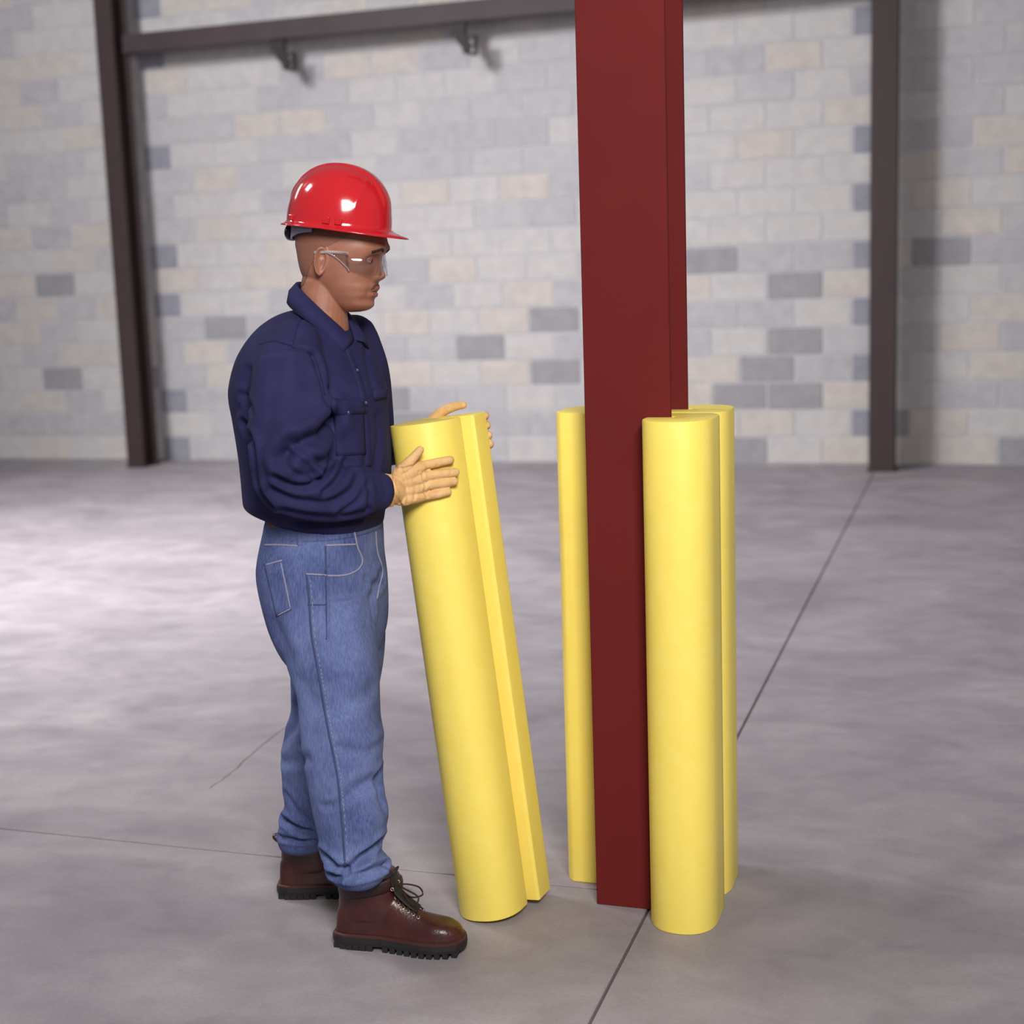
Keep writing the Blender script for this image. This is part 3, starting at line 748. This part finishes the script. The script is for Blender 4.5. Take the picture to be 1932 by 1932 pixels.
# eyes, brows, moustache
M_eye = mat('eye_white', (205, 195, 190), .2); M_iris = mat('iris', (40, 26, 20), .15)
for s in (-1, 1):
    xe = np.interp(-zE, -Q[:, 2], Q[:, 0])-.0210; ec = hw(xe, s*.031, zE)
    e = mk('eye', *ellipsoid(ec, (.0118, .0118, .0118), 20, 14), M_eye, body, True)
    mk('iris', *ellipsoid(ec+hf*.0088-zup*.002, (.0042, .0055, .0055), 16, 10), M_iris, e, True)
    # lids
    lid = []
    for a in np.linspace(-.42, 1.2, 8):
        lid.append([ec+hf*.0128*math.cos(a)*math.cos(b)+hl*.0128*math.sin(b)+zup*.0128*math.sin(a)*math.cos(b) for b in np.linspace(-1.65, 1.65, 18)])
    lV, lF = loft([l for l in lid], closed=False)
    mk('eyelid', lV, lF, M_skin, e, True)
    lid = [[ec+hf*.0127*math.cos(a)*math.cos(b)+hl*.0127*math.sin(b)+zup*.0127*math.sin(a)*math.cos(b) for b in np.linspace(-1.65, 1.65, 18)] for a in np.linspace(-1.3, -.72, 6)]
    mk('eyelid', *loft(lid, closed=False), M_skin, e, True)
def hairstrip(pts, wd, th, name, m=M_brow):
    P, Nn = [], []
    for x, y, z in spline(pts, 14):
        o_ = hw(.2, y, z); d = -hf; r = hb.ray_cast(Vector(o_), Vector(d))
        if r[0] is not None: P.append(np.array(r[0])); Nn.append(np.array(r[1]))
    if len(P) > 2: mk(name, *ribbon(np.array(P), smoothn(np.array(Nn), 3), wd, th, 0), m, body, True)
for s in (-1, 1):
    hairstrip([(0, s*.012, zE+.0165), (0, s*.026, zE+.0205), (0, s*.046, zE+.015)], .0038, .0012, 'eyebrow')
hairstrip([(0, -.026, zM+.008), (0, -.012, zM+.0145), (0, 0, zM+.0150), (0, .012, zM+.0145), (0, .026, zM+.008)], .0036, .0005, 'moustache', mat('moustache_hair', (92, 58, 46), .8))
hairstrip([(0, -.021, zM+.003), (0, 0, zM+.0045), (0, .021, zM+.003)], .0022, .0005, 'lip', M_lip)
hairstrip([(0, -.019, zM-.006), (0, 0, zM-.0075), (0, .019, zM-.006)], .0038, .0006, 'lip', M_lip)

# ------------------------------------------------------------------ hard hat
NOD = math.radians(7.6)
HB = at(640, 425, TY)
hat = empty('hard_hat', HB); tagp(hat, 'glossy red hard hat with short visor on the man', 'hard hat')
cf = hf*math.cos(NOD)-zup*math.sin(NOD); cu = zup*math.cos(NOD)+hf*math.sin(NOD)
def hh(x, y, z): return HB+cf*x+hl*y+cu*z
def hat_base(t): return .1205*math.cos(t), .1060*math.sin(t)
def hat_pt(t, ph, off=0):
    bx, by = hat_base(t); e = 2/2.25
    k = abs(math.cos(ph))**e; z = .133*abs(math.sin(ph))**e
    x, y = bx*k, by*k
    # raised centre crest and two side ribs
    crest = .0045*(1-sstep(.020, .027, abs(y)))*sstep(.18, .5, math.sin(ph))
    sx = .62-abs(x/.1205-.0)*0
    rib = .0030*math.exp(-((x-.062-.016*math.sin(ph))/.0055)**2)*sstep(.1, .35, math.sin(ph))*sstep(.027, .035, abs(y))
    nrm = np.array([x/.1205**2, y/.106**2, z/.133**2]); nrm /= max(np.linalg.norm(nrm), 1e-9)
    return np.array([x, y, z])+nrm*(crest+rib+off)
nt_ = 120; rings = []
phs = np.linspace(PI/2-.015, 0.0, 42)
for ph in phs: rings.append([hh(*hat_pt(t, ph)) for t in np.linspace(0, 2*PI, nt_, endpoint=False)])
def brim(t):
    c = math.cos(t); return .0085+.034*max(0, c)**2.2+.004*max(0, -c)
for s, dz in ((.25, -.004), (.6, -.0065), (1.0, -.0085), (1.0, -.0115), (.6, -.0105), (.1, -.0095)):
    rr = []
    for t in np.linspace(0, 2*PI, nt_, endpoint=False):
        bx, by = hat_base(t); L_ = math.hypot(bx, by); k = 1+brim(t)*s/L_
        c = max(0, math.cos(t)); rr.append(hh(bx*k, by*k, dz-.006*s*c+.006*c*c*(1-s)*0))
    rings.append(rr)
for ph in np.linspace(0, PI/2-.015, 16):
    rings.append([hh(*(hat_pt(t, ph)*np.array([.972, .968, .975]))) for t in np.linspace(0, 2*PI, nt_, endpoint=False)])
shell = fixn(mk('shell', *loft(rings), M_shell, hat, True))
# accessory slots on the rim
def lug(t, wd, hgt, z0):
    bx, by = hat_base(t); n = np.array([bx/.1205**2, by/.106**2]); n /= np.linalg.norm(n); tg = np.array([-n[1], n[0]])
    V = []
    for dz in (z0, z0+hgt):
        for s, o_ in ((-wd, -.004), (-wd*.85, .0045), (wd*.85, .0045), (wd, -.004)):
            q = np.array([bx, by])+tg*s+n*o_; V.append(hh(q[0], q[1], dz))
    Fc = [(0, 1, 5, 4), (1, 2, 6, 5), (2, 3, 7, 6), (3, 0, 4, 7), (0, 3, 2, 1), (4, 5, 6, 7)]
    bevel(fixn(mk('accessory_slot', V, Fc, M_shell, shell, False)), .0012, 2)
for t in (-1.50, -1.27, 1.50, 1.27): lug(t, .009, .014, .001)
for t in (-2.35, 2.35): lug(t, .007, .011, .002)
# suspension band and ratchet
M_band = mat('sweatband', (38, 40, 62), .7)
rings = []
for t in np.linspace(0, 2*PI, 72, endpoint=False):
    bx, by = .098*math.cos(t)-.004, .0805*math.sin(t); n = np.array([math.cos(t), math.sin(t)])
    rings.append([hh(bx, by, -.012), hh(bx+.004*n[0], by+.004*n[1], -.012), hh(bx+.004*n[0], by+.004*n[1], .02), hh(bx, by, .02)])
rings.append(rings[0]); mk('headband', *loft(rings, cap=False), M_band, hat, True)
rings = []
for t in np.linspace(PI*.60, PI*1.40, 40):       # nape strap
    w_ = .0165*sstep(0, 1, 1-abs(t-PI)/(PI*.40))+.003
    bx, by = .106*math.cos(t), .0835*math.sin(t); n = np.array([math.cos(t), math.sin(t)]); zc = -.018-.006*(1-abs(t-PI)/(PI*.4))
    rings.append([hh(bx, by, zc-w_), hh(bx+.004*n[0], by+.004*n[1], zc-w_), hh(bx+.004*n[0], by+.004*n[1], zc+w_+.006), hh(bx, by, zc+w_+.006)])
fixn(mk('nape_strap', *loft(rings), M_strap, hat, True))
kn = []
for i, (o_, r_) in enumerate(((-.004, .016), (0, .019), (.010, .019), (.013, .016))):
    kn.append([hh(-.108-o_, .030*math.cos(a)*r_/.019, -.026+r_*math.sin(a)) for a in np.linspace(0, 2*PI, 24, endpoint=False)])
fixn(mk('ratchet_knob', *loft(kn), M_blackp, hat, True))

# ------------------------------------------------------------------ safety glasses
def glass_mat():
    m = bpy.data.materials.new('clear_polycarbonate'); m.use_nodes = True; nt = m.node_tree; N = nt.nodes; L = nt.links
    N.remove(N['Principled BSDF']); tr = N.new('ShaderNodeBsdfTransparent'); tr.inputs[0].default_value = (.90, .90, .91, 1)
    gs = N.new('ShaderNodeBsdfGlossy'); gs.inputs['Roughness'].default_value = .04; lw = N.new('ShaderNodeLayerWeight'); lw.inputs[0].default_value = .5; pw = N.new('ShaderNodeMath'); pw.operation = 'POWER'; pw.inputs[1].default_value = 4.0; L.new(lw.outputs['Facing'], pw.inputs[0])
    fr = N.new('ShaderNodeMath'); fr.operation = 'MULTIPLY_ADD'; fr.inputs[1].default_value = .6; fr.inputs[2].default_value = .07; L.new(pw.outputs[0], fr.inputs[0])
    mx = N.new('ShaderNodeMixShader'); L.new(fr.outputs[0], mx.inputs[0]); L.new(tr.outputs[0], mx.inputs[1]); L.new(gs.outputs[0], mx.inputs[2]); L.new(mx.outputs[0], N['Material Output'].inputs[0])
    return m
M_clear = glass_mat()
def edge_mat():
    m = bpy.data.materials.new('clear_plastic_edge'); m.use_nodes = True; nt = m.node_tree; N = nt.nodes; L = nt.links; B = N['Principled BSDF']
    B.inputs['Base Color'].default_value = lin(205, 198, 200); B.inputs['Roughness'].default_value = .12; B.inputs['Alpha'].default_value = .42
    return m
M_edge = edge_mat()
gl = empty('safety_glasses', hw(.09, 0, zE)); tagp(gl, 'clear wraparound safety glasses on the face of the man', 'glasses')
zg = zE+.001
def gcurve(y):
    """wraparound front in head coordinates"""
    return xtip-.002-.062*(abs(y)/.072)**2.6
rings = []
for y in np.linspace(-.072, .072, 61):
    x = gcurve(y); e = 1e-3; t = np.array([gcurve(y+e)-gcurve(y-e), 2*e]); t /= np.linalg.norm(t); n = np.array([t[1], -t[0]])
    if n[0] < 0: n = -n
    a = abs(y)/.072
    topz = zg+.024-.006*a*a; botz = zg-.040+.016*a**4
    notch = .034*math.exp(-(y/.015)**2); botz = botz+notch
    rings.append([hw(x, y, botz), hw(x+n[0]*.002+.002, y+n[1]*.002, botz), hw(x+n[0]*.002-.002, y+n[1]*.002, topz), hw(x-.004, y, topz)])
fixn(mk('lens', *loft(rings), M_clear, gl, True))
for s in (-1, 1):
    P = [hw(gcurve(.0715)+.004, s*.0725, zg+.012), hw(hx(660, 470)[0]-.004, s*.0785, zg+.016), hw(hx(632, 468)[0], s*.0815, zg+.018), hw(hx(622, 468)[0], s*.0805, zg+.018), hw(hx(615, 470)[0], s*.0765, zg+.017)]
    mk('temple', *tube(spline(P, 24), [(.0016, .0036)]*24, 10), M_edge, gl, True)
    # side shield: sloping lower edge back to the temple
    P0 = [hw(gcurve(.0715)+.004, s*.0728, zg-.026), hw(hx(676, 508)[0], s*.0758, zg-.016), hw(hx(656, 482)[0], s*.0795, zg+.006), hw(hx(642, 474)[0], s*.0808, zg+.015)]
    P1 = [hw(gcurve(.0715)+.004, s*.0728, zg+.013), hw(hx(672, 470)[0], s*.0762, zg+.015), hw(hx(648, 470)[0], s*.0798, zg+.016), hw(hx(636, 470)[0], s*.0812, zg+.017)]
    A, Bq = spline(P0, 16), spline(P1, 16)
    rings = [[a, a+hl*s*.0016, b+hl*s*.0016, b] for a, b in zip(A, Bq)]
    fixn(mk('side_shield', *loft(rings), M_clear, gl, True))
    mk('shield_edge', *tube(A, [.0015]*16, 8), M_edge, gl, True)

# ------------------------------------------------------------------ gloves
gv = [HM@v.co for v in GB.vertices]; gb = bvh_of([tuple(v) for v in gv], [tuple(p.vertices) for p in GB.polygons])
yref = hit(gb, 815, 905)[0][1]
def gp(px, py, r):
    h, n = hit(gb, px, py)
    Y = yref-.004-r-max(0, (800-px))*.00042
    if h is not None and px > 800:
        Y = min(Y+.02, h[1]-r*1.02)
    return at(px, py, Y)
RF = .0100
def finger(pts, r0, r1): 
    n = len(pts); return stube([gp(x, y, r0+(r1-r0)*i/(n-1)) for i, (x, y) in enumerate(pts)], [r0+(r1-r0)*i/(n-1) for i in range(n)], 20, 14)
fingers = [finger([(782, 882), (805, 877), (828, 872), (849, 868)], .0118, .0103), finger([(786, 901), (812, 897), (840, 893), (859, 891)], .0118, .0105),
           finger([(786, 919), (812, 915), (840, 911), (857, 908.5)], .0116, .0101), finger([(786, 937), (808, 935.5), (828, 932), (845, 928)], .0112, .0096)]
thumb = stube([gp(752, 895, .013)-np.array([0, .004, 0]), gp(765, 878, .013)-np.array([0, .010, 0]), gp(780, 863, .012)-np.array([0, .014, 0]), gp(793, 848, .011)-np.array([0, .014, 0])], [.0165, .0130, .0112, .0098], 20, 14)
pal = []
for (x0, y0), (x1, y1), r0, r1 in (((738, 912), (794, 882), .013, .0135), ((737, 920), (797, 901), .014, .014), ((737, 932), (797, 919), .014, .0135), ((738, 942), (795, 937), .013, .0125)):
    pal.append(stube([gp(x0, y0, r0), gp((x0+x1)/2, (y0+y1)/2, .0165)-np.array([0, .003, 0]), gp(x1, y1, r1)], [(r0, r0), (.0165, .0165), (r1, r1)], 16, 14))
web_ = stube([gp(760, 888, .012), gp(785, 881, .012)], [.013, .011], 8, 12)
wr = stube([at(722, 927, 3.19), at(732, 927, 3.20), gp(750, 926, .016)], [(.026, .030), (.026, .031), (.022, .031)], 12, 20)
V, Fq, N = fuse(fingers+[thumb, web_, wr]+pal, .0022, 2, .4)
b0 = bvh_of(V, Fq)
V = crease(V, N, b0, [([(757, 885), (765, 905), (770, 935), (768, 950)], -.0025, .004), ([(780, 905), (784, 918), (782, 940)], -.0014, .004), ([(798, 893), (799, 905), (803, 915), (801, 928), (807, 936)], -.0022, .0035),
                      ([(737, 892), (742, 915), (752, 945), (758, 953)], -.0030, .003), ([(750, 900), (760, 925), (762, 950)], .0014, .008), ([(744, 882), (760, 884), (775, 880)], -.002, .003), ([(790, 890), (800, 888), (810, 884)], -.0015, .003), ([(826, 878), (828, 868)], -.0012, .003), ([(850, 897), (852, 886)], -.0012, .0025)])
glove = mk('work_glove', V, Fq, M_glove, man, True)
gvb = bvh_of(V, Fq)
# knitted edge of the glove cuff
rings = []
for x, rz, ry, Y in ((712, .0375, .030, 3.178), (720, .0385, .032, 3.186), (730, .0385, .033, 3.193), (740, .0372, .030, 3.198), (743, .033, .026, 3.20)):
    c = at(x, 925.5, Y); rr = []
    for t in np.linspace(0, 2*PI, 32, endpoint=False):
        q = c+np.array([0, 0, rz*math.sin(t)])+np.array([0, ry*math.cos(t), 0])
        if x < 725: q[0] += (-.006 if math.sin(t) > .7 else .010*(1-abs(math.sin(t)))) 
        rr.append(q)
    rings.append(rr)
fixn(mk('glove_cuff', *loft(rings), M_glove_cuff, glove, True))
P, Nn = onsurf(gvb, [(800, 889), (820, 885), (838, 881)], 14)
# left hand on the far side
tc = HM@Vector((.0, .0, GL)); tc = np.array(tc)
yf = tc[1]+.10
fing2 = []
for (ya, yb) in ((781, 783), (799, 801), (818, 820), (834, 837)):
    xe = 914+.16*(yb-774)
    fing2.append(stube([at(850, ya+14, yf+.012), at(885, ya+9, yf+.004), at(xe-4, (ya+yb)/2+4, yf-.022), at(xe+.5, yb+1, yf-.046)], [.0115, .0112, .0108, .0098], 20, 14))
th2 = stube([at(812, 800, yf+.01), at(830, 780, yf+.004), at(852, 768.5, yf-.004), at(874, 764, yf-.012)], [.017, .0135, .0118, .0092], 20, 14)
pal2 = [stube([at(800, 826, yf+.03), at(830, 822+dy, yf+.022), at(858, 821+1.2*dy, yf+.012)], [(.018, .02), (.018, .018), (.014, .014)], 14, 14) for dy in (-18, -4, 9, 22)]
wr2 = stube([at(785, 836, 3.585), at(808, 826, yf+.03)], [.032, .03], 8, 18)
V, Fq, N = fuse(fing2+pal2+[th2, wr2], .0024, 2, .4)
mk('work_glove', V, Fq, M_glove, man, True)

# ------------------------------------------------------------------ boots
def boot(heel, head_deg, side, name='work_boot'):
    a = math.radians(head_deg); bx = np.array([math.cos(a), math.sin(a), 0]); by = np.array([-math.sin(a), math.cos(a), 0]); H0 = np.array([heel[0], heel[1], 0])
    def bw(x, y, z): return H0+bx*x+by*y*1.0+zup*z
    L_ = .315
    out = [(0.0, .020, -.020), (.008, .031, -.031), (.03, .038, -.038), (.07, .038, -.038), (.12, .036, -.034), (.17, .043, -.040), (.215, .052, -.047), (.25, .052, -.049), (.28, .045, -.045), (.30, .034, -.036), (.311, .018, -.020), (.315, .004, -.004)]
    # y>0 is the left of the foot; right boot bulges to its right
    def width(x, k=0):
        X = [o_[0] for o_ in out]; l = np.interp(x, X, [o_[1] for o_ in out]); r = np.interp(x, X, [-o_[2] for o_ in out])
        return (l+k, r+k) if side < 0 else (r+k, l+k)
    xs = np.concatenate([np.linspace(0, .012, 5), np.linspace(.02, .29, 28), np.linspace(.296, .315, 9)])
    def outline(k=0): 
        P = []
        for x in xs: P.append((x+(k if x > .2 else -k)*(.7), width(x, k)[0]))
        for x in xs[::-1]: P.append((x+(k if x > .2 else -k)*(.7), -width(x, k)[1]))
        return P
    # upper
    tops = [(0.004, .085), (.02, .115), (.05, .13), (.10, .135), (.135, .130), (.16, .116), (.19, .101), (.22, .088), (.25, .079), (.275, .073), (.295, .064), (.307, .052), (.312, .042)]
    rings = []
    for x in np.linspace(.005, .311, 44):
        l, r = width(x, -.004); tz = np.interp(x, [t[0] for t in tops], [t[1] for t in tops]); rr = []
        toe = sstep(.2, .28, x)
        for t in np.linspace(0, 2*PI, 32, endpoint=False):
            c, s = math.cos(t), math.sin(t); e = 2/(2.2+.7*toe)
            y = (l if c > 0 else r)*math.copysign(abs(c)**e, c)
            narrow = 1-.26*max(0, s)*(1-toe)
            z = .034+(tz-.034)*max(0, s)**e if s > 0 else .034+.012*s
            rr.append(bw(x, y*narrow, z))
        rings.append(rr)
    foot = loft(rings)
    shaft = []
    for z, x0, x1, hw_ in ((.07, .010, .150, .034), (.10, .008, .152, .035), (.13, .010, .148, .037), (.150, .013, .146, .039), (.162, .016, .133, .038)):
        shaft.append([bw((x0+x1)/2+(x1-x0)/2*math.cos(t), hw_*math.sin(t), z) for t in np.linspace(0, 2*PI, 32, endpoint=False)])
    V, Fq, N = fuse([foot, loft(shaft)], .0035, 4, .5)
    bo = mk(name, V, Fq, M_brown, man, True); bv = bvh_of(V, Fq)
    # padded collar
    rings = []
    for z, k in ((.128, -.002), (.134, .004), (.146, .006), (.158, .005), (.166, .0), (.160, -.008)):
        rings.append([bw(.0805+(.066+k)*math.cos(t), (.0385+k)*math.sin(t), z+.012*math.cos(t)) for t in np.linspace(0, 2*PI, 32, endpoint=False)])
    mk('collar', *loft(rings), M_collar, bo, True)
    # tongue
    P = [bw(.205, 0, .096), bw(.175, 0, .118), bw(.152, 0, .145), bw(.148, 0, .178), bw(.154, 0, .190)]
    mk('tongue', *tube(spline(P, 16), [(.020, .004)]*16, 14, upv=bx), M_sole, bo, True)
    # pull tab
    P = [bw(.010, 0, .138), bw(-.004, 0, .148), bw(-.008, 0, .158), bw(.006, 0, .162)]
    mk('pull_tab', *tube(spline(P, 14), [(.009, .0025)]*14, 10, upv=bx), M_brown, bo, True)
    # welt
    V1 = [[bw(x, y, z) for x, y in outline(k)] for z, k in ((.030, .003), (.0355, .003), (.037, -.001))]
    mk('welt', *loft(V1), M_welt, bo, False)
    # sole with heel block and lugs
    V1 = [[bw(x, y, z) for x, y in outline(k)] for z, k in ((.012, .003), (.020, .0045), (.0305, .004))]
    so = mk('sole', *loft(V1), M_sole, bo, False)
    lugs = []
    def lugq(x0, x1, y0, y1): 
        v, f = box(0, 1, 0, 1, 0, 1); v = [bw(x0+(x1-x0)*p[0], y0+(y1-y0)*p[1], .013*p[2]) for p in v]; return v, f
    for x in np.arange(.002, .085, .0165):
        l, r = width(x+.006, .003); lugs.append(lugq(x, x+.0150, -r, l))
    for x in np.arange(.125, .300, .0185):
        l, r = width(x+.007, .0035); lugs.append(lugq(x, x+.0125, .25*l, l)); lugs.append(lugq(x, x+.0125, -r, -.25*r))
    for lv, lf in lugs: mk('lug', lv, lf, M_sole, so, False)
    # eyelets and laces
    nearS = -1
    ex_ = [(.150, .030, .150), (.150, .030, .136), (.160, .031, .121), (.172, .032, .111), (.185, .033, .103), (.198, .034, .096), (.211, .034, .089)]
    pts = {1: [], -1: []}
    for s in (1, -1):
        for x, yy, z in ex_:
            o_ = bw(x-.012, s*.10, z+.05); d = bw(x, s*.012, z-.010)-o_; r = bv.ray_cast(Vector(o_), Vector(d).normalized())
            p = np.array(r[0]) if r[0] is not None else bw(x, s*yy*.7, z); n = np.array(r[1]) if r[0] is not None else by*s
            pts[s].append((p, n))
            tg = np.cross(n, zup); tg /= np.linalg.norm(tg); u2 = np.cross(tg, n)
            ring_ = [p+n*.001+(tg*math.cos(t)+u2*math.sin(t))*.0036 for t in np.linspace(0, 2*PI, 15)]
            mk('eyelet', *tube(ring_, [.0012]*15, 8), M_eyelet, bo, True)
    for i in range(len(ex_)-1):
        for s in (1, -1):
            (p, n), (q, m_) = pts[s][i], pts[-s][i+1]
            md = (p+q)/2; rr = bv.ray_cast(Vector(md+zup*.08), Vector((0, 0, -1))); zt = rr[0].z if rr[0] is not None else md[2]
            md[2] = max(md[2], zt)+.004
            P = spline([p+n*.002, (p+md)/2+zup*.004+n*.001, md, (q+md)/2+zup*.004+m_*.001, q+m_*.002], 16)
            mk('lace', *tube(P, [.0021]*16, 8), M_lace, bo, True)
    for s, e in ((1, 1), (-1, 1.25)):
        P = spline([bw(.158, 0, .152), bw(.175, s*.012, .150), bw(.200*e**.3, s*.026, .138), bw(.206, s*.030, .118), bw(.186, s*.012, .118), bw(.168, 0, .136)], 24)
        mk('lace_loop', *tube(P, [.0020]*24, 8), M_lace, bo, True)
    return bo
h1, h2 = fl(645, 1791), fl(790, 1805)
near_dir = math.degrees(math.atan2(h2[1]-h1[1], h2[0]-h1[0]))
print('boot dir', near_dir)
ND = -14.0
hd = np.array([math.cos(math.radians(ND)), math.sin(math.radians(ND))]); hp = fl(632, 1786)
boot((hp[0]+.004, hp[1]+.030), ND, 1)
hp = fl(523, 1694)
boot((hp[0]+.004, hp[1]+.025), -2.0, -1)
